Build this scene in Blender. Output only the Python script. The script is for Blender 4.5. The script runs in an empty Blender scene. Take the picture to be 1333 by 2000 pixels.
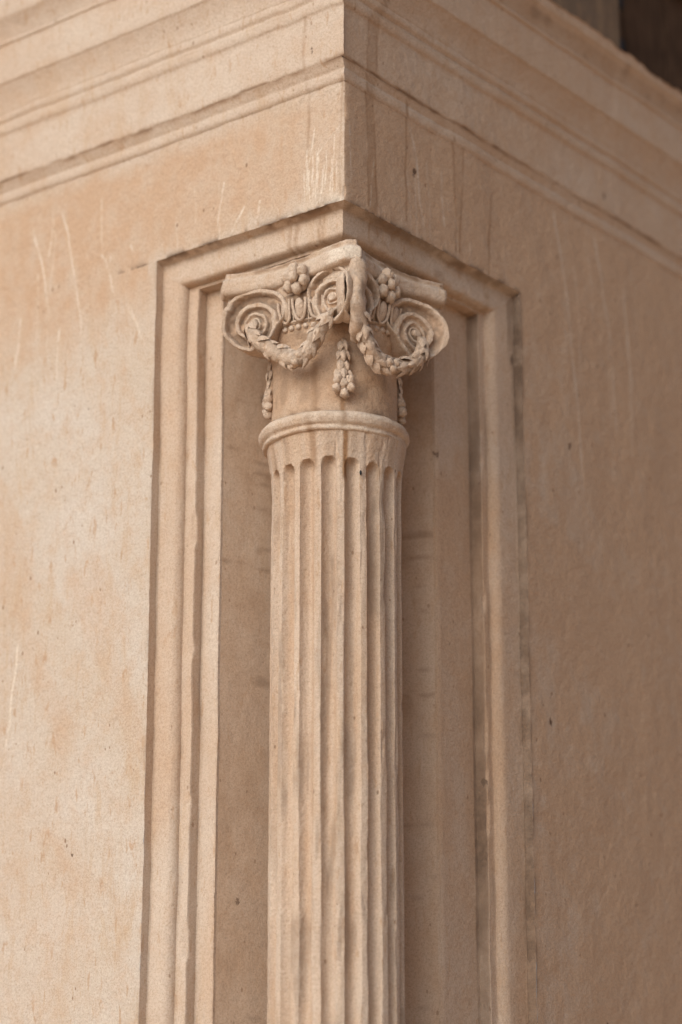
import bpy, math, random
import numpy as np
from mathutils import Matrix, Vector

random.seed(7); RNG = np.random.default_rng(11)
R = math.radians
scene = bpy.context.scene
COL = scene.collection

# ------------------------------------------------------------------ camera
cd = bpy.data.cameras.new('camera'); cam = bpy.data.objects.new('camera', cd); COL.objects.link(cam)
cr = Vector((0.62102266, -0.78379261, 0.0)); cu = Vector((-0.22783147, -0.18051778, 0.95682086)); cf = Vector((0.74994912, 0.59420743, 0.29067826))
m = Matrix((cr, cu, -cf)).transposed().to_4x4(); m.translation = Vector((-2.70748921, -2.13823109, 1.6))
cam.matrix_world = m
cd.sensor_fit = 'VERTICAL'; cd.sensor_height = 36.0; cd.sensor_width = 24.0; cd.lens = 83.82
cd.clip_start = 0.05; cd.clip_end = 2000
cd.dof.use_dof = True; cd.dof.focus_distance = 3.72; cd.dof.aperture_fstop = 1.7
scene.camera = cam

# ------------------------------------------------------------------ light
SUN_AZ = (-0.80, -0.05); SUN_EL = R(29)
w = bpy.data.worlds.new('World'); scene.world = w; w.use_nodes = True
nt = w.node_tree; bg = nt.nodes['Background']
sky = nt.nodes.new('ShaderNodeTexSky'); sky.sky_type = 'NISHITA'; sky.sun_disc = False
sky.sun_elevation = SUN_EL; sky.sun_rotation = math.atan2(SUN_AZ[0], SUN_AZ[1]) % (2*math.pi)
sky.dust_density = 5.5; sky.air_density = 0.8; sky.ozone_density = 0.4
nt.links.new(sky.outputs[0], bg.inputs[0]); bg.inputs[1].default_value = 0.095
sd = bpy.data.lights.new('sun', 'SUN'); sun = bpy.data.objects.new('sun', sd); COL.objects.link(sun)
sd.energy = 1.6; sd.angle = R(64); sd.color = (0.68, 0.88, 1.0)
h = Vector((SUN_AZ[0], SUN_AZ[1], 0)).normalized()*math.cos(SUN_EL); h.z = math.sin(SUN_EL)
sun.rotation_euler = h.to_track_quat('Z', 'Y').to_euler(); sun.location = h*20
vs = scene.view_settings
scene.display_settings.display_device = 'sRGB'
vs.view_transform = 'Standard'; vs.look = 'None'; vs.gamma = 1.0; vs.use_curve_mapping = False
vs.exposure = 0.11
scene.cycles.max_bounces = 16; scene.cycles.diffuse_bounces = 10

# ------------------------------------------------------------------ helpers
def vnoise(p, seed=0):
    """smooth 3D value noise, p (...,3) -> about -1..1"""
    p = np.asarray(p, float); i = np.floor(p).astype(np.int64); f = p-i; f = f*f*f*(f*(f*6-15)+10)
    def hsh(x, y, z):
        n = (x*374761393 + y*668265263 + z*2147483647 + seed*974634777) & 0xffffffff
        n = ((n ^ (n >> 13))*1274126177) & 0xffffffff
        n = ((n ^ (n >> 16))*2246822519) & 0xffffffff
        return ((n ^ (n >> 15)) & 0xffff)/32767.5-1
    r = 0
    for a in (0, 1):
        for b in (0, 1):
            for c in (0, 1):
                wgt = (f[..., 0] if a else 1-f[..., 0])*(f[..., 1] if b else 1-f[..., 1])*(f[..., 2] if c else 1-f[..., 2])
                r = r+wgt*hsh(i[..., 0]+a, i[..., 1]+b, i[..., 2]+c)
    return r
def fbm(p, seed=0, oct=4, gain=.5):
    r = 0; a = 1; p = np.asarray(p, float)
    for k in range(oct):
        r = r+a*vnoise(p*(2.03**k)+k*17.3, seed+k); a *= gain
    return r
def sstep(a, b, x):
    t = np.clip((x-a)/(b-a), 0, 1); return t*t*(3-2*t)
def warp(P):
    """the slow waviness of old hand cut stone, the same for every piece of the building"""
    P = np.asarray(P, float)
    d = np.stack([fbm(P*[9, 9, 6], 3, 3), fbm(P*[9, 9, 6], 23, 3), fbm(P*[9, 9, 6], 43, 3)], -1)*.0013
    d += np.stack([fbm(P*60, 61, 2), fbm(P*60, 71, 2), fbm(P*60, 81, 2)], -1)*.0003
    return P+d
def link(name, me, mat, parent, smooth=True, auto=None):
    if mat and not me.materials: me.materials.append(mat)
    if smooth: me.shade_smooth()
    if auto: me.set_sharp_from_angle(angle=R(auto))
    o = bpy.data.objects.new(name, me); COL.objects.link(o)
    if parent: o.parent = parent
    return o
def mk(name, V, F, mat, parent=None, attrs=None, smooth=True, auto=None):
    me = bpy.data.meshes.new(name)
    V = np.asarray(V, float).reshape(-1, 3)
    if isinstance(F, np.ndarray):
        n = len(F); k = F.shape[1]
        me.vertices.add(len(V)); me.vertices.foreach_set('co', V.astype(np.float32).ravel())
        me.loops.add(n*k); me.loops.foreach_set('vertex_index', F.astype(np.int32).ravel())
        me.polygons.add(n); me.polygons.foreach_set('loop_start', np.arange(0, n*k, k, dtype=np.int32))
        me.update(calc_edges=True); me.validate()
    else:
        me.from_pydata(V.tolist(), [], F)
    for a, v in (attrs or {}).items():
        at = me.attributes.new(a, 'FLOAT', 'POINT'); at.data.foreach_set('value', np.clip(np.asarray(v, float).ravel(), 0, 1).astype(np.float32))
    return link(name, me, mat, parent, smooth, auto)
def gridF(nu, nv, closeu=False, flip=False):
    u = np.arange(nu if closeu else nu-1); v = np.arange(nv-1)
    a = (u[:, None]*nv+v[None, :]); b = (((u+1) % nu)[:, None]*nv+v[None, :])
    F = np.stack([a, b, b+1, a+1], -1).reshape(-1, 4)
    return F[:, ::-1].copy() if flip else F
def spaced(*segs):
    """segs: (start, end, step) runs joined into one array"""
    out = []
    for a, b, s in segs:
        n = max(1, int(round(abs(b-a)/s))); out += list(np.linspace(a, b, n+1)[:-1])
    out.append(segs[-1][1]); return np.array(out)
def poly_dist(pts, s, z):
    """distance from points (s,z) to a polyline, and position along it 0..1"""
    best = np.full(np.shape(s), 9.0); along = np.zeros(np.shape(s)); n = len(pts)-1
    for k in range(n):
        (x0, y0), (x1, y1) = pts[k], pts[k+1]; dx, dy = x1-x0, y1-y0
        t = np.clip(((s-x0)*dx+(z-y0)*dy)/(dx*dx+dy*dy), 0, 1)
        d = np.hypot(s-x0-t*dx, z-y0-t*dy); c = d < best
        best = np.where(c, d, best); along = np.where(c, (k+t)/n, along)
    return best, along
def empty(name, loc=(0, 0, 0)):
    o = bpy.data.objects.new(name, None); COL.objects.link(o); o.location = loc; o.empty_display_size = .1; return o
def tag(o, label=None, cat=None, group=None, kind=None):
    for k, v in (('label', label), ('category', cat), ('group', group), ('kind', kind)):
        if v: o[k] = v
    return o

# ------------------------------------------------------------------ materials
class NT:
    def __init__(s, name):
        s.m = bpy.data.materials.new(name); s.m.use_nodes = True; s.t = s.m.node_tree; s.b = s.t.nodes['Principled BSDF']
    def n(s, typ, **kw):
        nd = s.t.nodes.new(typ)
        for k, v in kw.items(): setattr(nd, k, v)
        return nd
    def put(s, sock, v):
        if isinstance(v, bpy.types.NodeSocket): s.t.links.new(v, sock)
        elif v is not None: sock.default_value = v
    def noise(s, vec, scale, detail=4, rough=.55, dist=0):
        nd = s.n('ShaderNodeTexNoise'); s.put(nd.inputs['Vector'], vec); nd.inputs['Scale'].default_value = scale
        nd.inputs['Detail'].default_value = detail; nd.inputs['Roughness'].default_value = rough; nd.inputs['Distortion'].default_value = dist
        return nd.outputs['Fac']
    def map(s, vec, scale=(1, 1, 1), rot=(0, 0, 0)):
        nd = s.n('ShaderNodeMapping'); s.put(nd.inputs['Vector'], vec); nd.inputs['Scale'].default_value = scale; nd.inputs['Rotation'].default_value = rot
        return nd.outputs[0]
    def mr(s, v, a, b, c=0., d=1.):
        nd = s.n('ShaderNodeMapRange'); s.put(nd.inputs['Value'], v)
        for k, x in zip(('From Min', 'From Max', 'To Min', 'To Max'), (a, b, c, d)): nd.inputs[k].default_value = x
        return nd.outputs[0]
    def ma(s, op, a, b=None):
        nd = s.n('ShaderNodeMath', operation=op); s.put(nd.inputs[0], a)
        if b is not None: s.put(nd.inputs[1], b)
        return nd.outputs[0]
    def mix(s, f, a, b, blend='MIX'):
        nd = s.n('ShaderNodeMix', data_type='RGBA', blend_type=blend, clamp_factor=True)
        s.put(nd.inputs[0], f); s.put(nd.inputs[6], a if isinstance(a, bpy.types.NodeSocket) else (*a, 1)); s.put(nd.inputs[7], b if isinstance(b, bpy.types.NodeSocket) else (*b, 1))
        return nd.outputs[2]
    def attr(s, name): return s.n('ShaderNodeAttribute', attribute_name=name).outputs['Fac']

def stone(name, base=(.575, .48, .392), pale=(.615, .545, .48), warm=(.54, .375, .26), grime_and_shade=(.12, .085, .065), bump=1.0, speck=.55, mott=.75):
    s = NT(name); pos = s.n('ShaderNodeNewGeometry').outputs['Position']
    n1 = s.noise(pos, 4.5, 5, .6); n2 = s.noise(pos, 26, 6, .65); n3 = s.noise(pos, 260, 3, .7)
    streak = s.noise(s.map(pos, (22, 22, 5.0), (.55, .45, 0)), 1, 6, .7, .6)
    c = s.mix(s.mr(n1, .36, .64), base, pale)
    c = s.mix(s.ma('MULTIPLY', s.mr(n2, .48, .70), .50*mott), c, warm)
    c = s.mix(s.ma('MULTIPLY', s.mr(streak, .52, .72), .60*mott), c, (.50, .335, .20))
    # short slanting rusty hairs left by the chisel
    fib = s.noise(s.map(pos, (95, 95, 26), (.55, .35, 0)), 1, 3, .6, .4)
    c = s.mix(s.ma('MULTIPLY', s.mr(fib, .60, .70), .62*mott), c, (.44, .26, .14))
    # attributes laid on the mesh: warm patina, water stains, salt, grime, and painted shade
    jit = s.mr(n2, .25, .75, .72, 1.28)
    c = s.mix(s.ma('MULTIPLY', s.attr('patina_and_shade'), jit), c, warm)
    c = s.mix(s.attr('stain'), c, (.27, .145, .07))
    c = s.mix(s.attr('salt'), c, (.80, .72, .62))
    # specks and pits
    v = s.n('ShaderNodeTexVoronoi', feature='F1'); s.put(v.inputs['Vector'], s.map(pos, (70, 70, 42), (.3, .2, 0))); v.inputs['Scale'].default_value = 1
    sep = s.n('ShaderNodeSeparateColor'); s.put(sep.inputs[0], v.outputs['Color'])
    size = s.mr(sep.outputs[0], .5, 1.0, .0, .19)
    sp = s.ma('MULTIPLY', s.mr(s.ma('SUBTRACT', size, v.outputs['Distance']), 0, .05), s.ma('GREATER_THAN', sep.outputs[1], .3))
    v2 = s.n('ShaderNodeTexVoronoi', feature='F1'); nv_ = s.n('ShaderNodeTexNoise'); s.put(nv_.inputs['Vector'], pos); nv_.inputs['Scale'].default_value = 140; nv_.inputs['Detail'].default_value = 3
    off = s.n('ShaderNodeVectorMath', operation='MULTIPLY_ADD'); s.put(off.inputs[0], nv_.outputs['Color']); off.inputs[1].default_value = (.011, .011, .011); s.put(off.inputs[2], pos)
    s.put(v2.inputs['Vector'], s.map(off.outputs[0], (19, 19, 11), (.2, .3, 0))); v2.inputs['Scale'].default_value = 1
    sep2 = s.n('ShaderNodeSeparateColor'); s.put(sep2.inputs[0], v2.outputs['Color'])
    wob = s.ma('ADD', v2.outputs['Distance'], s.mr(n3, .3, .7, -.025, .025))
    sp2 = s.ma('MULTIPLY', s.mr(s.ma('SUBTRACT', s.mr(sep2.outputs[0], .5, 1, .02, .10), wob), 0, .02), s.ma('GREATER_THAN', sep2.outputs[1], .42))
    c = s.mix(s.ma('MULTIPLY', sp, speck), c, (.25, .15, .09))
    c = s.mix(s.ma('MULTIPLY', sp2, speck*1.3), c, (.13, .08, .055))
    g = s.ma('MULTIPLY', s.attr('grime_and_shade'), s.mr(n2, .3, .6, .65, 1.15))
    c = s.mix(g, c, grime_and_shade)
    n4 = s.noise(pos, 480, 2, .6)
    c = s.mix(s.mr(n3, .42, .72, .0, .34), c, (.30, .19, .12))
    c = s.mix(s.mr(n4, .50, .68, .0, .34), c, (.26, .16, .10))
    s.put(s.b.inputs['Base Color'], c); s.put(s.b.inputs['Roughness'], .92); s.b.inputs['Specular IOR Level'].default_value = .15
    hgt = s.ma('ADD', s.ma('MULTIPLY', n3, .55), s.ma('MULTIPLY', s.noise(pos, 95, 5, .6), 1.0))
    hgt = s.ma('SUBTRACT', hgt, s.ma('MULTIPLY', sp, .35)); hgt = s.ma('SUBTRACT', hgt, s.ma('MULTIPLY', sp2, .5))
    bp = s.n('ShaderNodeBump'); bp.inputs['Strength'].default_value = .75*bump; bp.inputs['Distance'].default_value = .0036
    s.put(bp.inputs['Height'], hgt); s.put(s.b.inputs['Normal'], bp.outputs[0])
    return s.m
M_WALL = stone('limestone_wall', mott=.95, bump=.8, speck=.8)
M_RECESS = stone('limestone_recess', base=(.60, .47, .37), pale=(.64, .52, .42), bump=.35)
M_TRIM = stone('limestone_moulding', base=(.58, .463, .372), pale=(.615, .515, .43), bump=.75)
M_COL = stone('limestone_carved', base=(.585, .455, .357), pale=(.625, .51, .415), bump=1.0, speck=.7)
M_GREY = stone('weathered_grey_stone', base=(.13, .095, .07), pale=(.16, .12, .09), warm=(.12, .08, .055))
def flat(name, col, rough=.8, nscale=20, var=.4, stretch=(1, 1, 1)):
    s = NT(name); pos = s.n('ShaderNodeNewGeometry').outputs['Position']
    n = s.noise(s.map(pos, stretch), nscale, 6, .65)
    s.put(s.b.inputs['Base Color'], s.mix(s.mr(n, .3, .7), tuple(c*(1-var) for c in col), tuple(min(1, c*(1+var)) for c in col)))
    s.put(s.b.inputs['Roughness'], rough)
    s.b.inputs['Specular IOR Level'].default_value = .1
    bp = s.n('ShaderNodeBump'); bp.inputs['Strength'].default_value = .4; bp.inputs['Distance'].default_value = .004
    s.put(bp.inputs['Height'], n); s.put(s.b.inputs['Normal'], bp.outputs[0]); return s.m
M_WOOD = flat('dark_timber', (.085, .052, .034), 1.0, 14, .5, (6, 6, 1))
M_IRON = flat('blackened_iron', (.02, .022, .026), .6, 40, .4)
M_GROUND = flat('warm_paving', (.66, .43, .27), .9, 3, .10)

# ------------------------------------------------------------------ stains surveyed on the two faces: (distance from the corner, height)
L_WHITE = [[(0.704, 3.308), (0.686, 3.257), (0.663, 3.184), (0.652, 3.123)], [(0.654, 3.292), (0.66, 3.241)], [(0.63, 3.32), (0.611, 3.256), (0.591, 3.184), (0.58, 3.125), (0.571, 3.066)], [(0.533, 3.21), (0.516, 3.193), (0.499, 3.133)], [(0.463, 3.212), (0.454, 3.196)], [(0.718, 3.14), (0.732, 3.047)], [(0.694, 2.555), (0.711, 2.426), (0.722, 2.342)], [(0.251, 3.27), (0.266, 3.191)], [(0.206, 3.211), (0.238, 3.161)], [(0.173, 3.211), (0.183, 3.169)], [(0.002, 3.299), (0.035, 3.274), (0.054, 3.257), (0.058, 3.223), (0.061, 3.175)], [(0.059, 3.31), (0.066, 3.261), (0.077, 3.228), (0.079, 3.176)], [(0.021, 3.284), (0.019, 3.247), (0.034, 3.181)], [(0.014, 3.237), (0.019, 3.167)], [(0.042, 3.236), (0.047, 3.175)], [(0.465, 3.105), (0.421, 3.012)], [(0.628, 3.099), (0.632, 3.006)]]
R_WHITE = [[(0.173, 3.362), (0.194, 3.314), (0.2, 3.242), (0.215, 3.17)], [(0.261, 3.311), (0.268, 3.211)], [(0.601, 3.366), (0.622, 3.293), (0.641, 3.162), (0.665, 2.995), (0.674, 2.846)], [(0.736, 3.362), (0.756, 3.258), (0.783, 3.126), (0.791, 2.981)], [(0.828, 3.281), (0.844, 3.124), (0.846, 3.015)], [(0.078, 3.262), (0.064, 3.167)], [(0.013, 3.3), (0.017, 3.177)]]
R_BROWN = [[(0.094, 3.555), (0.057, 3.501), (0.053, 3.425), (0.057, 3.354), (0.06, 3.3), (0.062, 3.175)], [(0.105, 3.56), (0.08, 3.511), (0.077, 3.426), (0.073, 3.369), (0.079, 3.307), (0.084, 3.183)], [(0.167, 3.415), (0.161, 3.183)], [(0.296, 3.381), (0.303, 3.177)], [(0.326, 3.373), (0.311, 3.179)], [(0.408, 3.317), (0.395, 3.16)]]
L_BROWN = [[(0.07, 3.501), (0.072, 3.427), (0.07, 3.362), (0.074, 3.263)], [(0.005, 3.387), (0.008, 3.173)]]


_rs = random.Random(3)
for _k in range(16):    # thin lime runs crowding the corner
    _s = _rs.uniform(.006, .085); _z = _rs.uniform(3.20, 3.275); L_WHITE.append([(_s, _z), (_s+_rs.uniform(-.004, .004), _z-.03), (_s+_rs.uniform(-.002, .008), 3.168)])
for _k in range(12):    # fainter ones over the rest of both faces
    _s = _rs.uniform(.15, .72); _z = _rs.uniform(3.10, 3.33); L_WHITE.append([(_s, _z), (_s-.004, _z-.05), (_s+_rs.uniform(-.012, .004), _z-_rs.uniform(.09, .16))])
    _s = _rs.uniform(.15, .95); _z = _rs.uniform(3.15, 3.36); R_WHITE.append([(_s, _z), (_s+.006, _z-.07), (_s+_rs.uniform(.004, .016), _z-_rs.uniform(.12, .3))])
def paint(side, s, z):
    """patina, painted fall-off, salt runs and water stains on a wall face"""
    p3 = np.stack([s, np.full_like(s, side*3.7), z], -1)
    nA = fbm(p3*[7, 1, 5], 5+side, 4); nB = fbm(p3*[40, 1, 22], 9+side, 3); nV = fbm(p3*[34, 1, 2.2], 15+side, 3)
    if side == 0:
        pat_and_shade = .80*sstep(2.97, 3.20, z+.05*nA+.03*nV)*(1-.55*sstep(3.335, 3.372, z+.01*nB))*(1-.40*np.exp(-(s/.13)**2))
        pat_and_shade += .16*sstep(.15, .7, fbm(p3*[5, 1, 2.4], 31, 4))
        pat_and_shade *= 1-.55*np.exp(-((z-3.163)/.018)**2)*(s < .42)
        whites, browns = L_WHITE, L_BROWN
    else:
        pat_and_shade = .72*sstep(2.92, 3.26, z+.20*(s-.62)+.07*nA+.05*nV)*(.55+.45*sstep(.0, .35, s))
        pat_and_shade += .80+.26*sstep(-.1, .7, fbm(p3*[3, 1, 4.5], 37, 4))  # all-over brown: weathering plus this side's shade put into the colour
        whites, browns = R_WHITE, R_BROWN
    if side: pat_and_shade += .40*sstep(.55, 1.0, s+.25*nA)*(1-sstep(2.2, 2.9, z)); nD = fbm(np.stack([(s*.5+z)*9, (s-z*.6)*2.2, s*0], -1), 77, 4); pat_and_shade += .35*sstep(.1, .8, nD)  # darker lower right is painted light fall-off; diagonal bands are stains
    else: nD = fbm(np.stack([(s*.9-z*.5)*15, (z+s)*2.6, s*0], -1), 79, 4); pat_and_shade += .34*sstep(.25, .9, nD)*(1-sstep(2.9, 3.1, z))
    pat_and_shade = pat_and_shade*(1+.25*nB)
    salt = np.zeros_like(s); stain = np.zeros_like(s)
    for k, pl in enumerate(whites):
        d, al = poly_dist(pl, s+.0022*nB, z); corner = max(a for a, b in pl) < .1
        wd = .0013 if corner else (.0021 if side == 0 else .0028)
        br = (.55 if k < (17 if side == 0 else 7) or corner else .26)*(1+.8*vnoise(np.stack([al*9+k*3, al*0, al*0], -1), k))
        salt = np.maximum(salt, np.exp(-(d/wd)**2)*br*(.85 if side == 0 else .62)*sstep(0, .08, al)*(1-.45*sstep(.75, 1, al)))
    for k, pl in enumerate(browns):
        d, al = poly_dist(pl, s+.0025*nB, z)
        stain = np.maximum(stain, np.exp(-(d/.0026)**2)*(.85 if side else .60)*(.7+.4*nB))
    if side:
        (a0, b0) = (np.interp(z, [q[1] for q in R_BROWN[k]][::-1], [q[0] for q in R_BROWN[k]][::-1]) for k in (0, 1))
        stain = np.maximum(stain, .34*sstep(a0-.001, a0+.003, s)*(1-sstep(b0-.003, b0+.001, s)))
        a1, b1 = .298, .322
        stain = np.maximum(stain, .16*sstep(a1, a1+.006, s)*(1-sstep(b1-.006, b1, s))*sstep(3.15, 3.2, z)*(1-sstep(3.34, 3.37, z)))
    else:
        # salt crust fringe above the frame close to the corner
        fr = np.exp(-np.clip(z-3.163, 0, 9)/(.010+.010*np.abs(nV)))*np.exp(-(s/.10)**2)*(z > 3.15)
        salt = np.maximum(salt, .85*fr*sstep(-.3, .5, nB+nV))
        salt = np.maximum(salt, .55*np.exp(-(s/.07)**2)*sstep(.55, .95, nV+.3*nB)*(z > 3.163)*(z < 3.26))
    return dict(patina_and_shade=pat_and_shade, salt=salt, stain=stain)

def face(name, side, sv, zv, mat, parent, extra=None):
    S, Z = np.meshgrid(sv, zv, indexing='ij')
    P = np.stack([np.zeros_like(S), S, Z] if side == 0 else [S, np.zeros_like(S), Z], -1)
    at = paint(side, S, Z)
    if extra: at.update(extra(S, Z))
    Q = warp(P)
    ax = 0 if side == 0 else 1
    far = 1-sstep(1.3, 1.6, S)
    if sv[0] == 0:      # the corner arris is rubbed down and chipped
        am = (.0012+.0030*sstep(.15, .9, fbm(np.stack([Z*28, Z*0, Z*0], -1), 65, 3)))*np.exp(-S/.0042)
        Q[..., 0] += am; Q[..., 1] += am
    Q[..., ax] += (fbm(P*130, 91, 2)*(.0004 if side == 0 else .00015)+fbm(P*[30, 30, 30], 95, 3)*.00045)*far
    return mk(name, Q, gridF(len(sv), len(zv), flip=(side == 0)), mat, parent, at)

# ------------------------------------------------------------------ setting
gv = [(-400, -400, 0), (400, -400, 0), (400, 400, 0), (-400, 400, 0)]
tag(mk('ground', gv, [(0, 1, 2, 3)], M_GROUND, smooth=False), kind='structure')

# ------------------------------------------------------------------ building corner
ZT = 3.163; YL = .400; XR = .4915; ZF = 3.370; FAR = 5.0
bld = tag(empty('stone_building'), 'warm limestone building corner with plain walls, moulded recess and stepped cornice', 'building')

ZW = spaced((0, 1.5, .15), (1.5, ZT, .0036))
def edge_grime(edge):
    def f(S, Z):
        n = fbm(np.stack([S*20, S*0, Z*16], -1), 55, 3)
        return dict(grime_and_shade=(.28 if edge < .45 else .75)*np.exp(-np.abs(S-edge)/.004)*sstep(-.6 if edge > .45 else -.2, .6, n))
    return f
face('wall', 0, spaced((YL, .82, .0026), (.82, FAR, .2)), ZW, M_WALL, bld, edge_grime(YL))
face('wall', 1, spaced((XR, 1.12, .0032), (1.12, FAR, .2)), ZW, M_WALL, bld, edge_grime(XR))
ZFv = spaced((ZT, ZF, .0021))
def lip(S, Z):
    n = fbm(np.stack([S*60, S*0, Z*40], -1), 57, 3)
    return dict(grime_and_shade=.95*np.exp(-(Z-ZT)/.0040)*sstep(-.45, .35, n)*(S < .5))
face('frieze', 0, spaced((0, .12, .0011), (.12, .86, .0021), (.86, FAR, .2)), ZFv, M_WALL, bld, lip)
face('frieze', 1, spaced((0, 1.15, .0026), (1.15, FAR, .2)), ZFv, M_WALL, bld, lip)

# moulded frame round the recess: rows of (y on the left face, x on the right face, drop from the frame top, depth)
def arc(a, b, n, convex=True):
    out = []
    for k in range(n+1):
        t = k/n*math.pi/2
        u, v = (math.sin(t), 1-math.cos(t)) if convex else (1-math.cos(t), math.sin(t))
        out.append([a[i]+(b[i]-a[i])*u for i in range(3)]+[a[3]+(b[3]-a[3])*v])
    return out
prof = [[YL, XR, 0, 0], [.3995, XR-.001, .003, .008], [.399, XR-.0015, .006, .0155], [.397, XR-.006, .0085, .0165],
        [.390, XR-.020, .022, .017], [.378, XR-.037, .037, .0175]]
prof += arc([.372, XR-.046, .0425, .018], [.3565, .430, .0505, .0335], 7)
prof += [[.3545, .427, .0515, .0345], [.347, .420, .0535, .0345], [.3365, .4135, .0560, .0345], [.3355, .4125, .0565, .036], [.3353, .4122, .0575, .046],
         [.335, .412, .058, .0545], [.332, .408, .059, .0555], [.318, .370, .065, .0555], [.303, .318, .072, .0555], [.3005, .3125, .0735, .057], [.300, .3115, .074, .062]]
prof = np.array(prof)
# resample densely
def dens(pr, step):
    out = [pr[0]]
    for a, b in zip(pr[:-1], pr[1:]):
        L = max(abs(b-a)); n = max(1, int(math.ceil(L/step)))
        out += [a+(b-a)*k/n for k in range(1, n+1)]
    return np.array(out)
prof = dens(prof, .0035)
npf = len(prof)
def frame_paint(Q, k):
    """darker bands along the inner angles plus patches of patina; k = profile row depth"""
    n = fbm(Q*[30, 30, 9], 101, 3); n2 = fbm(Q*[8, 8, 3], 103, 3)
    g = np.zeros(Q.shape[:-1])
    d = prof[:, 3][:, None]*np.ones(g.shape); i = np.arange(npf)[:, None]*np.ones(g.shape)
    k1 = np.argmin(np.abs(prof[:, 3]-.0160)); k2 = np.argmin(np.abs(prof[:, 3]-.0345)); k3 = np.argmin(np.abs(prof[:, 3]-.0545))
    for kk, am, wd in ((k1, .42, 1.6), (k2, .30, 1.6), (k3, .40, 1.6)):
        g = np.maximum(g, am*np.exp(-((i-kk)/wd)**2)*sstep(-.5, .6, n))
    return dict(grime_and_shade=g, patina_and_shade=.55*sstep(-.15, .8, n2+.25*n))
zj = spaced((0, 1.5, .15), (1.5, 1.0*ZT, .006))
def jamb(side):
    top = ZT-prof[:, 2]
    P = np.zeros((npf, len(zj), 3)); sc = zj/ZT
    s = prof[:, 0] if side == 0 else prof[:, 1]
    P[..., side] = prof[:, 3][:, None]; P[..., 1-side] = s[:, None]; P[..., 2] = top[:, None]*sc[None, :]
    at = frame_paint(P, None)
    if side == 0:
        at['patina_and_shade'] = np.maximum(at['patina_and_shade'], .55*sstep(2.75, 3.12, P[..., 2]))
    else:
        # mortar plug hole on the outer step and a stained strip below it
        d = np.hypot((P[..., 0]-.4865)/.5, P[..., 2]-3.040)+np.abs(P[..., 1]-.014)*.6
        at['grime_and_shade'] = np.maximum(at['grime_and_shade'], np.maximum(1.0*(1-sstep(.010, .0145, d)), .45*sstep(3.0, 3.1, P[..., 2])*(P[..., 1] < .017)*(P[..., 1] > .002)))
        i = np.arange(npf)[:, None]*np.ones(P.shape[:2]); k1 = np.argmin(np.abs(prof[:, 3]-.0155)); k3 = np.argmin(np.abs(prof[:, 3]-.0545))
        nn = fbm(P*[20, 20, 5], 107, 3)
        at['grime_and_shade'] = np.maximum(at['grime_and_shade'], (i <= k1)*(.72+.22*sstep(-.8, .5, nn)))
        at['grime_and_shade'] = np.maximum(at['grime_and_shade'], (P[..., 1] > .035)*(i <= k3+2)*(.40+.3*sstep(-.8, .5, nn)))
        at['patina_and_shade'] = at['patina_and_shade']+.40  # right jamb browned throughout, part of its shade put into the colour
    Q0 = P.copy()      # arrises knocked off here and there
    for kk, sd2 in ((.0345, 5),):
        ki = int(np.max(np.where(prof[:, 3] <= kk+.0004)[0])) if kk < .05 else npf-8
        nz = vnoise(np.stack([zj*11, zj*0+side, zj*0], -1), sd2)+.5*vnoise(np.stack([zj*37, zj*0+side, zj*0], -1), sd2+1)
        am = .0042*sstep(.62, 1.0, nz)
        w_ = np.exp(-((np.arange(npf)-ki)/1.6)**2)[:, None]
        P[..., side] += w_*am[None, :]; P[..., 1-side] += w_*am[None, :]*.6
    return mk('jamb_moulding', warp(P), gridF(npf, len(zj), flip=(side == 1)), M_TRIM, bld, at, auto=50)
def lintel(side):
    t = np.linspace(0, 1, 90)
    s = prof[:, 0] if side == 0 else prof[:, 1]; d = prof[:, 3]
    P = np.zeros((npf, 90, 3))
    P[..., side] = d[:, None]; P[..., 1-side] = s[:, None]*(1-t)+d[:, None]*t; P[..., 2] = (ZT-prof[:, 2])[:, None]
    at = frame_paint(P, None)
    n = fbm(P*[40, 40, 40], 109, 3); low = sstep(.026, .046, ZT-P[..., 2])
    at['patina_and_shade'] = np.maximum(at['patina_and_shade']*.5, .75*low*sstep(-.4, .6, n))
    top = np.exp(-((ZT-P[..., 2])/.010)**2)
    if side == 0:
        at['stain'] = .70*top*sstep(.25, .8, t[None, :]*np.ones((npf, 1)))*sstep(-.6, .4, n)
        for yy, wd in ((.118, .010), (.062, .006)):
            at['stain'] = np.maximum(at['stain'], .55*np.exp(-((P[..., 1]-yy+.004*n)/wd)**4)*sstep(.45, .9, np.abs((P[..., 1]-yy+.004*n)/wd)+.35))
        at['grime_and_shade'] = np.maximum(at['grime_and_shade'], .7*np.exp(-((ZT-P[..., 2])/.004)**2)*sstep(-.2, .5, n))
    else:
        at['grime_and_shade'] = np.maximum(at['grime_and_shade'], .55*np.exp(-((ZT-P[..., 2])/.009)**2)*sstep(-.7, .3, n))
        at['stain'] = .35*sstep(.15, .5, fbm(P*[22, 22, 30], 113, 3))
    Q = warp(P)
    # the arris of the frame is chipped and rounded near the corner
    return mk('lintel_moulding', Q, gridF(npf, 90, flip=(side == 0)) if False else gridF(npf, 90, flip=(side == 1)), M_TRIM, bld, at, auto=50)
for sd_ in (0, 1):
    jamb(sd_); lintel(sd_)

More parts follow.
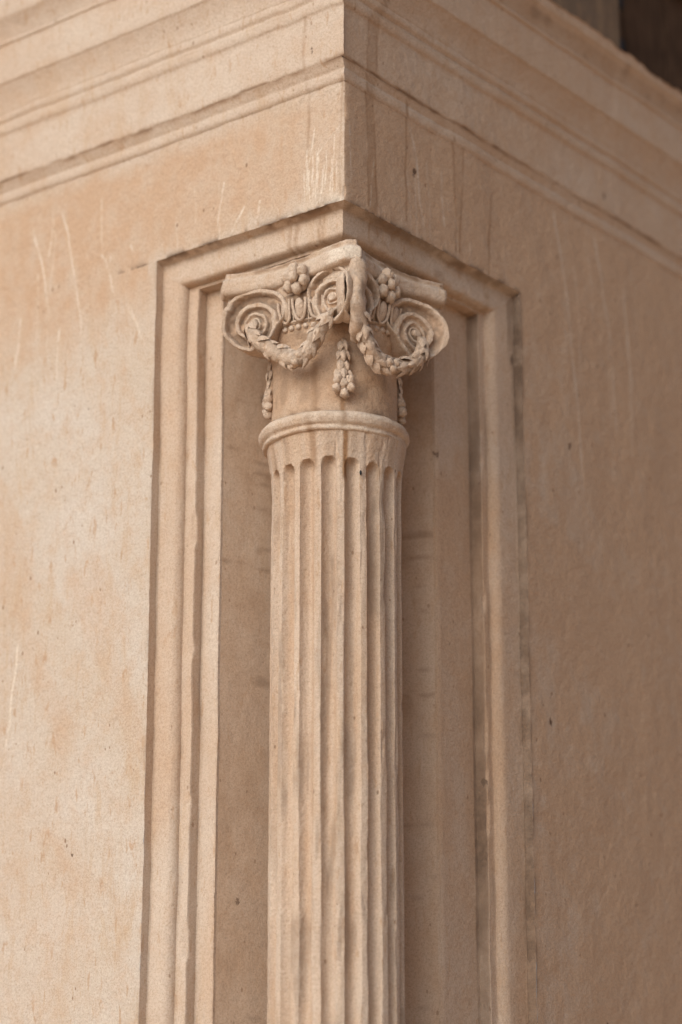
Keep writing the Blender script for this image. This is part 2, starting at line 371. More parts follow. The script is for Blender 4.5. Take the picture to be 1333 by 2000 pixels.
# inner walls of the recess
zi = spaced((0, 1.5, .15), (1.5, ZT-.074, .006))
tv = np.linspace(0, 1, 92)
Tm, Z = np.meshgrid(tv, zi, indexing='ij')
q = np.clip(2*Tm, 0, 1); q2 = np.clip(2*Tm-1, 0, 1)                   # two splayed cheeks meeting behind the column
MX, MY = .242, .236
P = np.stack([.062+(MX-.062)*q+(.3115-MX)*q2, .300+(MY-.300)*q+(.062-MY)*q2, Z], -1)
n = fbm(P*[18, 18, 12], 121, 3); hz = fbm(P*[14, 14, 95], 123, 3)
gr_and_shade = .22*sstep(.75, 1.15, hz)+.10*sstep(.45, 1, n)
gr_and_shade = np.maximum(gr_and_shade, 1-sstep(.004, .008, np.hypot((Tm-.20)*.38, (Z-2.925)/1.7)))
gr_and_shade = np.maximum(gr_and_shade, .30*np.exp(-np.clip(2.97-Z, 0, 9)/.05)*(Tm > .5))  # right cheek darkens upward: painted shadow under the capital
mk('recess_wall', warp(P), gridF(92, len(zi), flip=True), M_RECESS, bld, dict(patina_and_shade=.55+.3*n, grime_and_shade=gr_and_shade, stain=.22*sstep(.5, 1.1, hz)*(Z > 2.4)))
mk('recess_soffit', warp(np.array([[.062, .062, ZT-.074], [.3115, .062, ZT-.074], [.245, .238, ZT-.074], [.062, .300, ZT-.074]])), [(0, 3, 2, 1)], M_TRIM, bld, smooth=False)

# cornice: each course runs round both faces
def course(name, pts, parent, fine=.006, top=False, paintit=None):
    pts = [(p*.72, z+.2*p) if p > 0 else (p, z+.0166*(z > 3.7)) for p, z in pts]
    pr = dens(np.array(pts, float), .004); n = len(pr)
    a = spaced((FAR, 1.0, .2), (1.0, 0, fine)); b = spaced((0, 1.4, fine), (1.4, FAR, .2))[1:]
    P = np.zeros((n, len(a)+len(b), 3))
    p, z = pr[:, 0][:, None], pr[:, 1][:, None]; pR = np.where(p > .012, np.maximum(p-.008, .004), p*.6)
    na = len(a)
    P[:, :na, 0] = -p; P[:, :na, 1] = a[None, :]-p*(1-np.clip(a[None, :], 0, 1)); P[:, :na, 2] = z
    P[:, na-1, 1] = -pR[:, 0]
    P[:, na:, 0] = b[None, :]-p*(1-np.clip(b[None, :], 0, 1)); P[:, na:, 1] = -pR; P[:, na:, 2] = z
    side = (np.arange(P.shape[1]) >= na)[None, :]*np.ones((n, 1), bool)
    S = np.where(side, P[..., 0], P[..., 1])
    jit = fbm(P*[24, 24, 24], 131, 3)
    at = dict(patina_and_shade=.22*sstep(-.1, .8, fbm(P*[6, 6, 14], 133, 3))+np.where(side, .34+.22*sstep(-.3, .6, fbm(P*[4, 4, 3], 135, 3)), 0))  # right hand side browner: shade of that face mixed into the patina
    pl, pq = paint(0, S, P[..., 2]), paint(1, S, P[..., 2])
    at['stain'] = np.where(side, pq['stain'], pl['stain'])
    if paintit: paintit(P, S, side, jit, at)
    Q = warp(P)
    if top:   # weathered, broken upper edge on the right hand face
        r = np.clip(S, 0, None)*side
        k = sstep(.08, .30, r)
        cut = 3.729+.007*fbm(np.stack([S*9, S*0, S*0], -1), 141, 3)+.003*fbm(np.stack([S*45, S*0, S*0], -1), 143, 2)
        low = np.where(P[..., 2] > 3.66, np.minimum(Q[..., 2], cut), Q[..., 2])
        Q[..., 2] = Q[..., 2]*(1-k)+low*k
    Q += np.stack([fbm(P*110, 151, 2), fbm(P*110, 153, 2), fbm(P*110, 155, 2)], -1)*.0004
    return mk(name, Q, gridF(n, P.shape[1], flip=True), M_TRIM, parent, at, auto=50)
def line_grime(zc, wd, am, seed):
    def f(P, S, side, jit, at):
        n = fbm(P*[16, 16, 4], seed, 3)
        at['stain'] = np.maximum(at['stain'], am*np.exp(-((P[..., 2]-zc)/wd)**2)*sstep(-.5, .5, n))
        at['grime_and_shade'] = np.maximum(at.get('grime_and_shade', 0), .7*am*(am > .5)*np.exp(-((P[..., 2]-zc)/(wd*.5))**2)*sstep(-.1, .7, n+.3*jit))
    return f
corn = course('cornice', [(.0175, 3.4035), (.0195, 3.4045), (.0205, 3.412), (.0205, 3.487), (.0215, 3.4925), (.0245, 3.4945)], bld, fine=.0035, paintit=line_grime(3.4085, .0030, .70, 161))
course('fillet', [(0, 3.3695), (.0035, 3.371), (.0065, 3.374), (.0072, 3.380), (.0065, 3.387), (.0040, 3.3885), (.0040, 3.391), (.0065, 3.3925), (.0085, 3.395), (.0110, 3.398), (.0145, 3.4010), (.0170, 3.4030), (.0175, 3.4035)], corn, paintit=line_grime(3.4070, .004, .65, 163))
course('fillet', [(.0245, 3.4945), (.0265, 3.497), (.0275, 3.503), (.0268, 3.5115), (.0245, 3.5135), (.0245, 3.5165), (.0285, 3.5185), (.0305, 3.522), (.0305, 3.530), (.0290, 3.5325)], corn, paintit=line_grime(3.515, .003, .15, 165))
cv = [(.0290, 3.5325)]+[(.0300+.019*(t/1.5708)**1.5, 3.5335+.044*(t/1.5708)**.9) for t in np.linspace(0, math.pi/2, 9)]+[(.051, 3.5785)]
course('cove', cv, corn, paintit=line_grime(3.534, .005, .12, 167))
course('fascia', [(.051, 3.5785), (.0525, 3.5795), (.053, 3.584), (.0535, 3.648), (.0545, 3.6515)], corn, paintit=line_grime(3.579, .0025, .15, 169))
course('fillet', [(.0545, 3.6515), (.0575, 3.6525), (.0590, 3.6555), (.0585, 3.6600), (.0565, 3.6615)], corn, paintit=line_grime(3.6615, .003, .15, 170))
cv = [(.0565, 3.6615)]+[(.0575+.020*(t/1.5708)**1.3, 3.662+.027*(t/1.5708)**.9) for t in np.linspace(0, math.pi/2, 8)]+[(.079, 3.690), (.0815, 3.693), (.083, 3.712), (.0845, 3.718), (.085, 3.745), (.082, 3.750), (-.02, 3.751), (-.40, 3.751)]
def gtop(P, S, side, jit, at):
    line_grime(3.663, .004, .15, 171)(P, S, side, jit, at)
    at['grime_and_shade'] = np.maximum(at['grime_and_shade'], .30*sstep(.35, 1.0, fbm(P*[30, 30, 30], 173, 3))*side*(P[..., 2] > 3.675)+.16*side*(P[..., 2] > 3.66)*(P[..., 2] < 3.70))
course('crown_moulding', cv, corn, top=True, paintit=gtop)

# storey above, set back behind the ledge
def box(x0, x1, y0, y1, z0, z1):
    V = [(x, y, z) for x in (x0, x1) for y in (y0, y1) for z in (z0, z1)]
    F = [(0, 1, 3, 2), (4, 6, 7, 5), (0, 4, 5, 1), (2, 3, 7, 6), (0, 2, 6, 4), (1, 5, 7, 3)]
    return V, F
def bevbox(name, dims, mat, parent, bev=.006, seg=2, rough=0):
    V, F = box(*dims); o = mk(name, V, F, mat, parent, smooth=False)
    b = o.modifiers.new('bevel', 'BEVEL'); b.width = bev; b.segments = seg; return o
bevbox('upper_wall', (.36, FAR, .36, FAR, 3.55, 5.6), M_WALL, bld, .01)
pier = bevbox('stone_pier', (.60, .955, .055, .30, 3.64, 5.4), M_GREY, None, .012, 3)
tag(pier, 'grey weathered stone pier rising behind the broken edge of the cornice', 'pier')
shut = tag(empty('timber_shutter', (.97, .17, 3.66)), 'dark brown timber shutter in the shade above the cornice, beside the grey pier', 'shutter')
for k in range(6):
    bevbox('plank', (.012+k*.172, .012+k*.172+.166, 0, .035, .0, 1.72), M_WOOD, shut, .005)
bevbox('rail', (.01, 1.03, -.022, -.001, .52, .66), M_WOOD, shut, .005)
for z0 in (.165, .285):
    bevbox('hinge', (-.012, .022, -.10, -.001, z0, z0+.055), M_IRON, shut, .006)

# ------------------------------------------------------------------ column
AX = np.array([.1235, .1145]); CX = np.array([.121, .117])      # shaft axis, capital axis
RS = .103
col = tag(empty('corner_column', (AX[0], AX[1], 0)), 'slender fluted stone column with garlanded scroll capital standing in the corner recess', 'column')
ORG = np.array([AX[0], AX[1], 0.])
def part(name, P, F, mat=M_COL, parent=col, attrs=None, auto=None, smooth=True):
    """geometry given in building coordinates, stored relative to the column's foot"""
    return mk(name, np.asarray(P, float).reshape(-1, 3)-ORG, F, mat, parent, attrs, smooth, auto)
def pol(az, r, z, c=CX):
    az = np.radians(az); return np.stack([c[0]+r*np.cos(az), c[1]+r*np.sin(az), z+0*r], -1)
def worn(P, a1=.0012, s1=45, a2=.0005, s2=160, seed=201):
    P = np.asarray(P, float)
    return P+np.stack([fbm(P*s1, seed, 3), fbm(P*s1, seed+10, 3), fbm(P*s1, seed+20, 3)], -1)*a1+np.stack([fbm(P*s2, seed+30, 2), fbm(P*s2, seed+40, 2), fbm(P*s2, seed+50, 2)], -1)*a2

# shaft with 18 flutes, their rounded heads biting into the flare below the ring
NF = 18; NA = NF*26
az = np.linspace(0, 360, NA, endpoint=False); zs = spaced((.30, 1.5, .1), (1.5, 2.70, .008), (2.70, 2.810, .0022))
A, Z = np.meshgrid(az, zs, indexing='ij')
flr = np.interp(Z, [.30, 2.715, 2.738, 2.755, 2.770, 2.783, 2.796, 2.806, 2.812], [RS, RS, .1036, .1047, .1064, .1087, .1110, .1122, .1124])
ph = ((A-222.4+10) % 20)-10                       # 0 = middle of a fillet
fl = 10-np.abs(ph)                                # 0 = middle of a flute
per = np.floor((A-222.4)/20)
zend = 2.757+.004*vnoise(np.stack([per*1.7, per*0, per*0], -1), 3)
lowz = 1-sstep(2.15, 2.5, Z)
ww = 6.9-.5*vnoise(np.stack([per*2.1+Z*0, Z*5, per*0], -1), 8)-lowz*.6*(1+vnoise(np.stack([per*3.1, Z*9, per*0], -1), 12))
hh = .0125
arch = np.where(Z > zend-hh, np.sqrt(np.clip(1-((Z-(zend-hh))/hh)**2, 0, 1)), 1.0)
t = np.clip(fl/np.maximum(ww*arch, 1e-3), 0, 1)
dep = (.0148-.0028*lowz)*np.sqrt(1-t**2)**1.15*np.where(Z > zend, 0, 1)*arch**.5
rr = flr-dep
Pn = np.stack([A/8, Z*30, A*0], -1)
P = np.stack([AX[0]+rr*np.cos(np.radians(A)), AX[1]+rr*np.sin(np.radians(A)), Z], -1)
P = worn(P, .0004, 12, .0003, 150, 211)
chip = sstep(.45, .95, fbm(np.stack([A/7, Z*16, A*0], -1), 215, 3))*(np.abs(ph) < 5)*.0016*(Z > 1.5)
P[..., 0] -= chip*np.cos(np.radians(A)); P[..., 1] -= chip*np.sin(np.radians(A))
nv = fbm(np.stack([np.cos(np.radians(A))*6, np.sin(np.radians(A))*6, Z*2.5], -1), 217, 4)
st = 1.0*np.exp(-((A-226.2)/2.4)**4)*sstep(2.715, 2.735, Z)+.22*np.exp(-((A-230.5)/3.6)**4)*sstep(2.4, 2.62, Z+.02*nv)*(1-sstep(2.73, 2.76, Z))
st += .50*np.exp(-((A-199)/3.0)**4)*sstep(2.73, 2.75, Z)
part('shaft', P, gridF(NA, len(zs), closeu=True), attrs=dict(patina_and_shade=.62*sstep(-.3, .7, nv)*(1-.5*sstep(.55, .9, fl/10))+.30*sstep(5, 9, np.abs(ph))*0+.25*(1-sstep(.3, .8, fl/10)), stain=st*(1+.3*nv), grime_and_shade=.30*sstep(.35, .9, fbm(np.stack([A/9, Z*7, A*0], -1), 219, 3))+.14*(1-fl/10)**2*0+.16*np.clip(1-np.abs(ph)/10, 0, 1)*0+.18*sstep(5, 9, np.abs(ph))*sstep(-.3, .6, fbm(np.stack([A/14, Z*3, A*0], -1), 229, 3))), auto=60)

def lathe(name, pts, c=CX, n=160, parent=col, attrs=None, step=.003, seed=231, a1=.001, auto=None, mat=M_COL):
    pr = dens(np.array(pts, float), step); a = np.linspace(0, 360, n, endpoint=False)
    A, r = np.meshgrid(a, pr[:, 0], indexing='ij'); Z = np.ones_like(A)*pr[:, 1][None, :]
    P = worn(pol(A, r, Z, c), a1, 40, .0004, 150, seed)
    at = attrs(A, Z, P) if attrs else None
    return part(name, P, gridF(n, len(pr), closeu=True), mat, parent, at, auto)
def ring_at(A, Z, P):
    n = fbm(P*40, 233, 3)
    s = 1.0*np.exp(-((A-226)/2.8)**4)*sstep(-.9, .2, n)+.60*np.exp(-((A-199)/3.2)**4)
    return dict(stain=s, patina_and_shade=.15*sstep(0, .8, n)+.5*np.exp(-((Z-2.829)/.004)**2), grime_and_shade=.85*np.exp(-((Z-2.8315)/.0035)**2)*sstep(-.5, .3, n), salt=.28*sstep(.1, .7, fbm(P*25, 235, 3)))
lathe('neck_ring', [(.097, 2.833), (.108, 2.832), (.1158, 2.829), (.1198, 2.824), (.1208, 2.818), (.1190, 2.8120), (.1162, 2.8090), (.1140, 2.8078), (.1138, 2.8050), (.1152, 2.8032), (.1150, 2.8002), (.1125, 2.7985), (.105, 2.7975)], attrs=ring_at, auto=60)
def neck_at(A, Z, P):
    n = fbm(P*[50, 50, 30], 237, 4)
    s = .60*np.exp(-((A-226)/2.5)**4)*(1-sstep(2.885, 2.9, Z))+.36*np.exp(-((A-201)/3.6)**4)+.35*np.exp(-((A-225)/15)**4)*np.exp(-((Z-2.90)/.045)**4)*sstep(-.2, .6, n)*.5
    return dict(patina_and_shade=.85+.35*n, stain=s*1.3, grime_and_shade=.30*sstep(.2, .9, n)+.42*sstep(2.978, 2.986, Z)*sstep(-.8, .5, n)+.60*np.exp(-((Z-2.832)/.006)**2)*sstep(-.6, .3, n))  # zone behind the eggs darkened as painted shade, besides dirt and stains
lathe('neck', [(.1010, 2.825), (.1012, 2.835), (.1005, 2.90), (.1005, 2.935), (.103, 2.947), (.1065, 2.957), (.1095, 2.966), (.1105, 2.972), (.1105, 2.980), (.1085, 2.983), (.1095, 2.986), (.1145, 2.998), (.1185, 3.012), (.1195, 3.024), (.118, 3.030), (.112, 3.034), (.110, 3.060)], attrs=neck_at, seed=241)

# square base far below the picture
lathe('base', [(.103, .31), (.112, .305), (.120, .295), (.120, .285), (.112, .275), (.112, .262), (.128, .250), (.138, .235), (.138, .215), (.130, .2), (.12, .198)], c=AX, seed=245)
o = bevbox('plinth', (-.145, .145, -.145, .145, .0, .199), M_COL, col, .006)

# abacus: hollowed sides, blunt horns, a roll over a small hollow
H = .141; HC = .021; SAG = .024
def abacus_ring(inset, z, n=44):
    pts = []
    cs = [(-1, 1), (-1, -1), (1, -1), (1, 1)]
    for k in range(4):
        a, b = np.array(cs[k], float), np.array(cs[(k+1) % 4], float); d = (b-a)/2; nrm = (a+b)/2
        p0 = a*H+d*HC; p1 = b*H-d*HC
        for t in np.linspace(0, 1, n):
            q = p0+(p1-p0)*t; hollow = SAG*(1-(2*t-1)**2)**.9
            pts.append(q-nrm*(hollow+inset))
        ca = b
        q0 = p1-nrm*inset
        nn = (b+cs[(k+2) % 4])/2
        q1 = b*H+(np.array(cs[(k+2) % 4])-b)/2*HC-nn*inset
        for t in (.12, .37, .63, .88): pts.append(q0+(q1-q0)*t)
    pts = np.array(pts)
    return np.concatenate([CX+pts, np.full((len(pts), 1), z)], 1)
abp = [(.034, 3.036), (.030, 3.0375), (.0185, 3.0385), (.017, 3.041), (.0165, 3.047), (.0180, 3.0495), (.0180, 3.052), (.0130, 3.0535), (.0060, 3.0550), (.0025, 3.0580), (.0010, 3.0625), (.0010, 3.074), (.0025, 3.0790), (.0055, 3.0815), (.0085, 3.084), (.0090, 3.0925), (.05, 3.093)]
abp = dens(np.array(abp), .0028)
P = np.stack([abacus_ring(a, z) for a, z in abp], 1); nr = P.shape[0]
# bruised horn nearest the street: pushed a little sideways and knocked off at the right
d = np.hypot(P[..., 0]-(CX[0]-H), P[..., 1]-(CX[1]-H)); k = 1-sstep(.0, .07, d)
P[..., 0] += .010*k; P[..., 1] -= .005*k
P = worn(P, .0013, 34, .0006, 140, 251)
n = fbm(P*45, 255, 3)
crown = np.exp(-((P[..., 2]-3.089)/.004)**2)
part('abacus', P, gridF(nr, P.shape[1], closeu=True), attrs=dict(patina_and_shade=.35*sstep(-.3, .7, n)+.3*crown, stain=.55*crown*sstep(-.5, .4, n), grime_and_shade=.5*np.exp(-((P[..., 2]-3.0505)/.003)**2)*sstep(-.3, .5, n)+.35*crown*sstep(0, .7, n), salt=.75*np.exp(-((P[..., 1]+.0)/.06)**2)*(P[..., 0] < .02)*(P[..., 2] > 3.058)*(P[..., 2] < 3.082)*sstep(-.35, .5, n)))

# volutes
def volute(c, nz, mirror, size=.053, thick=.019, flat=1.0, back=.03, deep=1.0):
    """coiled scroll carved on a thick block. c centre of the eye, nz azimuth the scroll faces, mirror -1 when it uncoils to the viewer's left"""
    na, nr_ = 210, 70
    th = np.linspace(0, 2*math.pi, na, endpoint=False); u = np.linspace(0, 1, nr_)
    T, U = np.meshgrid(th, u, indexing='ij')
    start = R(34); K = .54
    turn = ((T-start) % (2*math.pi))/(2*math.pi)               # 0 at the tip, grows anticlockwise over the top
    rout = size*1.34*np.power(K, turn)
    ramp = sstep(.84, 1.0, turn)                                # close the outline where first and second turn meet
    rout = rout*(1-ramp)+size*1.34*.985*ramp
    Rr = rout*U
    g = np.log(np.maximum(Rr, 1e-4)/(size*1.34))/math.log(K)    # turns from the outer edge along this radius
    f = (g-turn) % 1.0
    e = np.minimum(f, 1-f)
    chan = sstep(.13, .30, e)                                   # flat topped fillet, then a scooped channel
    lip_ = np.exp(-((1-U)*rout/.0045)**2)
    dp = .0125*deep*np.clip(Rr/(size*.85), .30, 1)
    eye = sstep(.0085, .0045, Rr) if False else 1-sstep(.0045, .0090, Rr)
    h = -chan*dp*(1-lip_)*(.75+.25*np.sin(np.pi*f))
    h = h*(1-eye)+eye*.004-.004*np.clip(1-Rr/size, 0, 1)
    h = h*np.where(U > .995, .35, 1)
    X = Rr*np.cos(T)*mirror*flat; Y = Rr*np.sin(T)
    # the horn curls outward away from the column
    bend = .35*np.clip(-X*mirror, 0, None)**2/size
    front = np.stack([X, Y, thick*.5+h+bend], -1)
    ks = []
    for s_, dz in ((1.02, .25*thick), (1.01, -.3*thick), (.95, -.5*thick-back*.5), (.86, -.5*thick-back)):
        ks.append(np.stack([X[:, -1]*s_, Y[:, -1]*s_, np.full(na, dz)+bend[:, -1]], -1)[:, None, :])
    ks.append(np.stack([X[:, -1]*.02, Y[:, -1]*.02, np.full(na, -thick*.6-back)], -1)[:, None, :])
    G = np.concatenate([front]+ks, 1)
    a = R(nz); N = np.array([math.cos(a), math.sin(a), 0]); Uu = np.array([-math.sin(a), math.cos(a), 0])  # viewer's right when looking at the face
    Wd = np.asarray(c)+G[..., 0:1]*Uu+G[..., 1:2]*np.array([0, 0, 1.])+G[..., 2:3]*N
    Wd = worn(Wd, .0018, 38, .0007, 140, 261)
    n = fbm(Wd*60, 263, 3)
    g_ = np.concatenate([chan*(1-lip_)*(1-eye), np.zeros((na, 5))], 1)  # channel mask: brown and dark tone painted in as the shade of the grooves
    return part('volute', Wd, gridF(na, G.shape[1], closeu=True), attrs=dict(patina_and_shade=.70*g_+.25*sstep(-.2, .7, n), grime_and_shade=.60*g_*sstep(-.8, .5, n), salt=.3*sstep(.2, .8, n)))
volute((-.0080, .1740, 2.9890), 196, 1, size=.0475, thick=.020, back=.045)
volute((.0110, .0300, 3.0060), 181, -1, size=.0430, thick=.014, back=.012)
volute((.0340, .0060, 3.0050), 262, 1, size=.0430, thick=.014, back=.012)
volute((.1600, -.0130, 2.9790), 252, -1, size=.0475, thick=.020, back=.045, deep=.8)
# knuckle of stone between the two front scrolls
def tube(name, pts, rad, parent, nseg=10, sub=6, seed=271, a1=.0015, attrs=None, mat=M_COL):
    pts = np.array(pts, float); rad = np.array(rad, float); n = len(pts)
    tt = np.linspace(0, n-1, (n-1)*sub+1)
    def cr(a):
        i = np.clip(np.floor(tt).astype(int), 0, n-2); f = (tt-i)[:, None] if a.ndim > 1 else tt-i
        g = lambda k: a[np.clip(i+k, 0, n-1)]
        return .5*((2*g(0))+(-g(-1)+g(1))*f+(2*g(-1)-5*g(0)+4*g(1)-g(2))*f**2+(-g(-1)+3*g(0)-3*g(1)+g(2))*f**3)
    C = cr(pts); r_ = np.maximum(cr(rad), .0004); T = np.gradient(C, axis=0); T /= np.linalg.norm(T, axis=1)[:, None]
    up = np.array([0.3, .2, 1.]); B = np.cross(T, up); B /= np.linalg.norm(B, axis=1)[:, None]; N = np.cross(B, T)
    th = np.linspace(0, 2*math.pi, nseg, endpoint=False)
    P = C[None]+r_[None, :, None]*(np.cos(th)[:, None, None]*B[None]+np.sin(th)[:, None, None]*N[None])
    P = worn(P, a1, 60, .0006, 150, seed)
    return part(name, P, gridF(nseg, len(tt), closeu=True), mat, parent, attrs(P) if attrs else None), C, T
tube('horn', [(.034, .016, 3.078), (.0185, -.0065, 3.064), (.0127, -.0161, 3.0444), (.0127, -.0164, 3.0109), (.0185, -.0108, 2.9792), (.0290, -.0029, 2.9602), (.0480, .0127, 2.9455)], [.010, .0135, .0125, .0120, .0135, .0150, .012], col, 14, 6, a1=.004, attrs=lambda P: dict(patina_and_shade=.4*sstep(-.2, .6, fbm(P*60, 273, 3)), grime_and_shade=.4*sstep(0, .7, fbm(P*60, 275, 3))))

# small carved pieces: one mesh of each kind, shared
def shape_leaf():
    nu, nv = 7, 9; V = []
    for i in range(nv):
        t = i/(nv-1); w_ = math.sin(math.pi*t**.8)*.5*(1-.25*t)+.02
        for j in range(nu):
            s = j/(nu-1)*2-1
            V.append((t-.15, s*w_*.78, .20*math.cos(s*1.45)*math.sin(math.pi*min(1, t+.08))-.10*abs(s)**.5*0-.07*math.exp(-(s/.16)**2)*0+.06*math.exp(-(s/.2)**2)))
    V = np.array(V); F = gridF(nv, nu)
    return V, F
def shape_ball(nu=12, nv=7, sq=(1, 1, 1)):
    V = [(math.cos(2*math.pi*i/nu)*math.sin(math.pi*j/(nv-1))*sq[0], math.sin(2*math.pi*i/nu)*math.sin(math.pi*j/(nv-1))*sq[1], math.cos(math.pi*j/(nv-1))*sq[2]) for i in range(nu) for j in range(nv)]
    return np.array(V), gridF(nu, nv, closeu=True)
def proto(name, VF, jitter, seed, n=3):
    out = []
    for k in range(n):
        V, F = VF; rng = np.random.default_rng(seed+k)
        Vn = V+jitter*np.stack([fbm(V*2.2+k*5, seed, 2), fbm(V*2.2+k*5, seed+1, 2), fbm(V*2.2+k*5, seed+2, 2)], -1)
        me = bpy.data.meshes.new(name); me.from_pydata(Vn.tolist(), [], F.tolist()); me.materials.append(M_COL); me.shade_smooth(); out.append(me)
    return out
LEAF = proto('leaf', shape_leaf(), .07, 301, 4); BERRY = proto('berry', shape_ball(12, 8), .24, 321, 6)
EGG = proto('egg', shape_ball(14, 9, (.72, .62, 1.0)), .05, 331, 3)
def frame_mat(p, x, zdir, sc):
    x = np.asarray(x, float); x /= np.linalg.norm(x); z = np.asarray(zdir, float); z -= x*(z@x); z /= np.linalg.norm(z); y = np.cross(z, x)
    M_ = Matrix(((x[0]*sc[0], y[0]*sc[1], z[0]*sc[2], p[0]), (x[1]*sc[0], y[1]*sc[1], z[1]*sc[2], p[1]), (x[2]*sc[0], y[2]*sc[1], z[2]*sc[2], p[2]), (0, 0, 0, 1)))
    return M_
def put(name, me, p, x, z, sc, parent):
    o = bpy.data.objects.new(name, me); COL.objects.link(o); o.parent = parent
    p = np.asarray(p)-ORG
    o.matrix_local = frame_mat(p, x, z, sc if hasattr(sc, '__len__') else (sc,)*3); return o
# garlands slung from scroll to scroll
def garland(pts, mirror):
    rad = [.0060]+[.0100+.0030*math.sin(math.pi*k/(len(pts)-1)) for k in range(1, len(pts)-1)]+[.006]
    g, C, T = tube('garland', pts, rad, col, 12, 7, seed=341+mirror, a1=.0035, attrs=lambda P: dict(patina_and_shade=.3*sstep(-.2, .6, fbm(P*60, 343, 3)), grime_and_shade=.42*sstep(-.8, .6, fbm(P*80, 345, 3)), salt=.1*sstep(.1, .8, fbm(P*50, 347, 3))))  # core darkened as painted shade so the leaves stand out
    nC = len(C); low = int(np.argmin(C[:, 2])); rng = random.Random(5+mirror); k = 2
    while k < nC-1:
        c, t = C[k], T[k]; sgn = 1 if k < low else -1      # leaf tips point down to the lowest spot
        out = c-np.array([CX[0], CX[1], c[2]]); out /= np.linalg.norm(out)
        side = np.cross(t, out)
        rr_ = np.interp(k/(nC-1)*(len(rad)-1), np.arange(len(rad)), rad)
        for q, ang in enumerate((-62, 2, 58)):
            a = R(ang+rng.uniform(-12, 12)); nrm = out*math.cos(a)+side*math.sin(a)
            dirv = t*sgn+nrm*.22+side*math.sin(a)*.30
            L = .0245*rng.uniform(.80, 1.2)
            put('leaf', rng.choice(LEAF), c+nrm*rr_*.72-t*sgn*.004, dirv, nrm, (L, L*.78, L*.62), g)
        k += 4
    c = C[low]; out = c-np.array([CX[0], CX[1], c[2]]); out /= np.linalg.norm(out)
    for dx, dz in ((-.006, .004), (.007, .003), (0, -.006)):
        side = np.cross(out, (0, 0, 1)); put('berry', BERRY[abs(int(dx*1000)) % 6], c+out*.010+side*dx+np.array([0, 0, dz]), side, out, .0068, g)
garland([(-.0270, .1690, 2.9850), (-.0300, .1549, 2.9563), (-.0244, .1299, 2.9351), (-.0150, .1095, 2.9207), (-.0087, .0918, 2.9106), (-.0050, .0755, 2.9165), (.0000, .0524, 2.9502), (.0040, .0262, 2.9822)], 0)
garland([(.0230, -.0130, 2.9820), (.0407, -.0076, 2.9451), (.0585, -.0069, 2.9198), (.0779, -.0101, 2.9075), (.1042, -.0192, 2.9061), (.1300, -.0307, 2.9168), (.1500, -.0370, 2.9400), (.1540, -.0330, 2.9680)], 1)
# pendants of husks and berries hanging on the neck under each horn
def pendant(az, seed):
    rng = random.Random(seed); zt, zb = 2.952, 2.856
    zz = np.linspace(zt, zb, 7); pts = [pol(np.array(float(az)), np.array(.1025+.001*k-(0 if az > 200 and az < 250 else .006)), z) for k, z in enumerate(zz)]
    g, C, T = tube('pendant', pts, [.0055, .0065, .0080, .0095, .0110, .0105, .0060], col, 12, 4, seed=351+seed, a1=.002, attrs=lambda P: dict(patina_and_shade=.6+.3*fbm(P*60, 353, 2), grime_and_shade=.65*sstep(-.7, .6, fbm(P*70, 355, 3))))  # dark core paints the shade between husks and berries
    out = np.array([math.cos(R(az)), math.sin(R(az)), 0]); side = np.cross(out, (0, 0, 1)); dn = np.array([0, 0, -1.])
    for row, (z, wd) in enumerate(((2.945, .0085), (2.928, .010), (2.911, .0125), (2.896, .0145))):
        for q in (-1, 0, 1) if row % 2 else (-.6, .6):
            p = np.array([CX[0], CX[1], z])+out*((.1055 if 200 < az < 250 else .0985)+.0075*(1-abs(q)*.5)+.0012*row)+side*q*wd*.72
            L = .0205*rng.uniform(.9, 1.1)
            put('leaf', rng.choice(LEAF), p, dn+side*q*.18+out*.12, out+side*q*.7, (L, L*.72, L*.6), g)
    for dz, dx, r_ in ((2.881, -.0095, .0084), (2.882, .0085, .0086), (2.875, 0, .0080), (2.868, -.0115, .0072), (2.867, .0110, .0076), (2.859, -.0015, .0082)):
        put('berry', rng.choice(BERRY), np.array([CX[0], CX[1], dz])+out*((.1125 if 200 < az < 250 else .1055)+.003*rng.random())+side*dx, side, out, (r_, r_*1.1, r_), g)
for k, a in enumerate((225, 135, 315)): pendant(a+(1 if k == 0 else 0), 10+k)
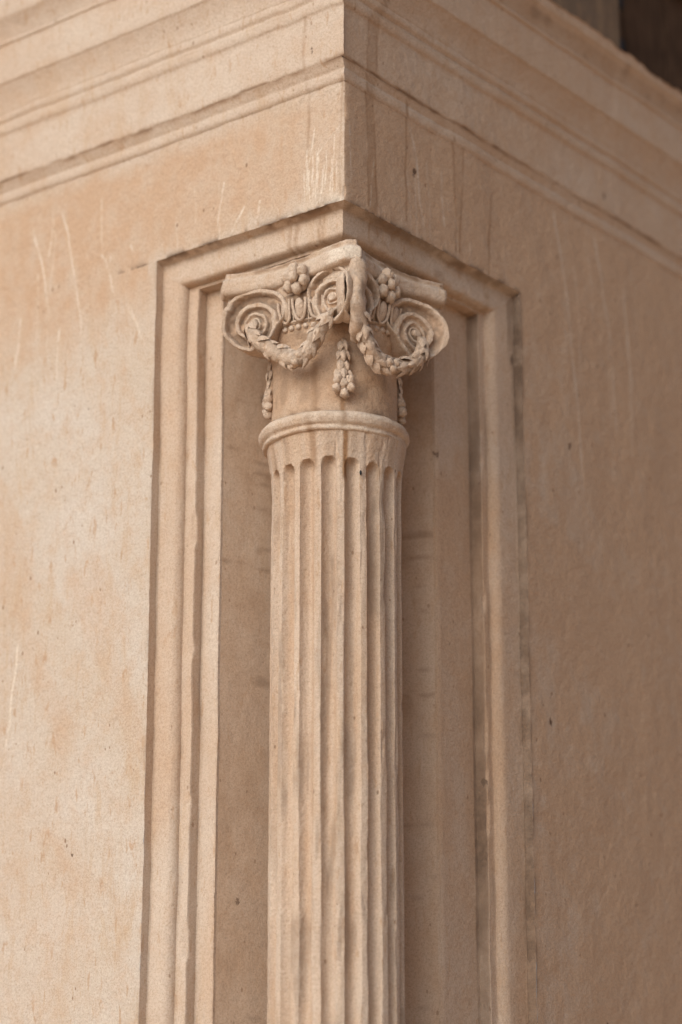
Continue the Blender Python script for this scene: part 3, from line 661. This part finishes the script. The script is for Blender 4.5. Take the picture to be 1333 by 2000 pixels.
# flower in the middle of each hollow side of the abacus
def rosette(az, c, seed):
    rng = random.Random(seed); out = np.array([math.cos(R(az)), math.sin(R(az)), 0]); side = np.cross(out, (0, 0, 1.)); up = np.array([0, 0, 1.])
    V, F = shape_ball(16, 9, (.020, .021, .010)); a = np.stack([side, up, out], 1)
    g = part('rosette', worn(np.asarray(c)+V@a.T, .002, 60, .0006, 150, seed), F, auto=None)
    spots = [(0, .001, .016)]+[(math.cos(2*math.pi*k/6+.35)*.0165, math.sin(2*math.pi*k/6+.35)*.0175, .010) for k in range(6)]
    for k, (dx, dz, dd) in enumerate(spots):
        r_ = .0098*rng.uniform(.88, 1.08)
        put('petal', rng.choice(BERRY), np.asarray(c)+side*dx+up*dz+out*dd, side, out, (r_*.92, r_*1.08, r_*.9), g)
rosette(184, (.0035, .0945, 3.0505), 401); rosette(266, (.1000, -.0010, 3.0450), 403)
# egg band and small blocks below it
def eggs(azs, parent):
    for k, a in enumerate(azs):
        out = np.array([math.cos(R(a)), math.sin(R(a)), 0]); side = np.cross(out, (0, 0, 1.))
        put('egg', EGG[k % 3], pol(np.array(float(a)), np.array(.1175), 3.003), side, np.array([0, 0, 1.])+out*.35, (.0120, .0105, .0175), parent)
        pts = [pol(np.array(a+s*5.3*f), np.array(r), z) for s, f, r, z in ((-1, 1, .1245, 3.019), (-1, 1.0, .1225, 3.006), (-1, .78, .119, 2.992), (0, 0, .1165, 2.984), (1, .78, .119, 2.992), (1, 1, .1225, 3.006), (1, 1, .1245, 3.019))]
        tube('egg_frame', pts, [.0027]*7, parent, 8, 4, seed=411+k, a1=.0008)
        b = tube('dart', [pol(np.array(a+6.5), np.array(.1195), 3.018), pol(np.array(a+6.5), np.array(.117), 3.0), pol(np.array(a+6.5), np.array(.112), 2.981)], [.0026, .0022, .0010], parent, 6, 3, seed=421+k, a1=.0006)
        for s in (-3.3, 3.3):
            rb = R(a+s); ob = np.array([math.cos(rb), math.sin(rb), 0])
            put('bead', BERRY[k % 4], pol(np.array(a+s), np.array(.1110), 2.9755), np.cross(ob, (0, 0, 1.)), ob, (.0052, .0048, .0045), parent)
band = lathe('egg_band', [(.1100, 2.9815), (.1150, 2.984), (.1150, 2.9865), (.1095, 2.988)], seed=431, step=.0015)
eggs((178, 191.5, 205), band); eggs((272, 258.5, 245), band)
# a black insect husk stuck on the shaft
V, F = shape_ball(10, 7, (.0022, .0016, .0042)); bug = mk('insect_husk', V+np.array(pol(np.array(239.5), np.array(.1055), 2.733, AX)), F, M_IRON)
tag(bug, 'tiny black insect husk clinging to a flute just below the column ring', 'insect')
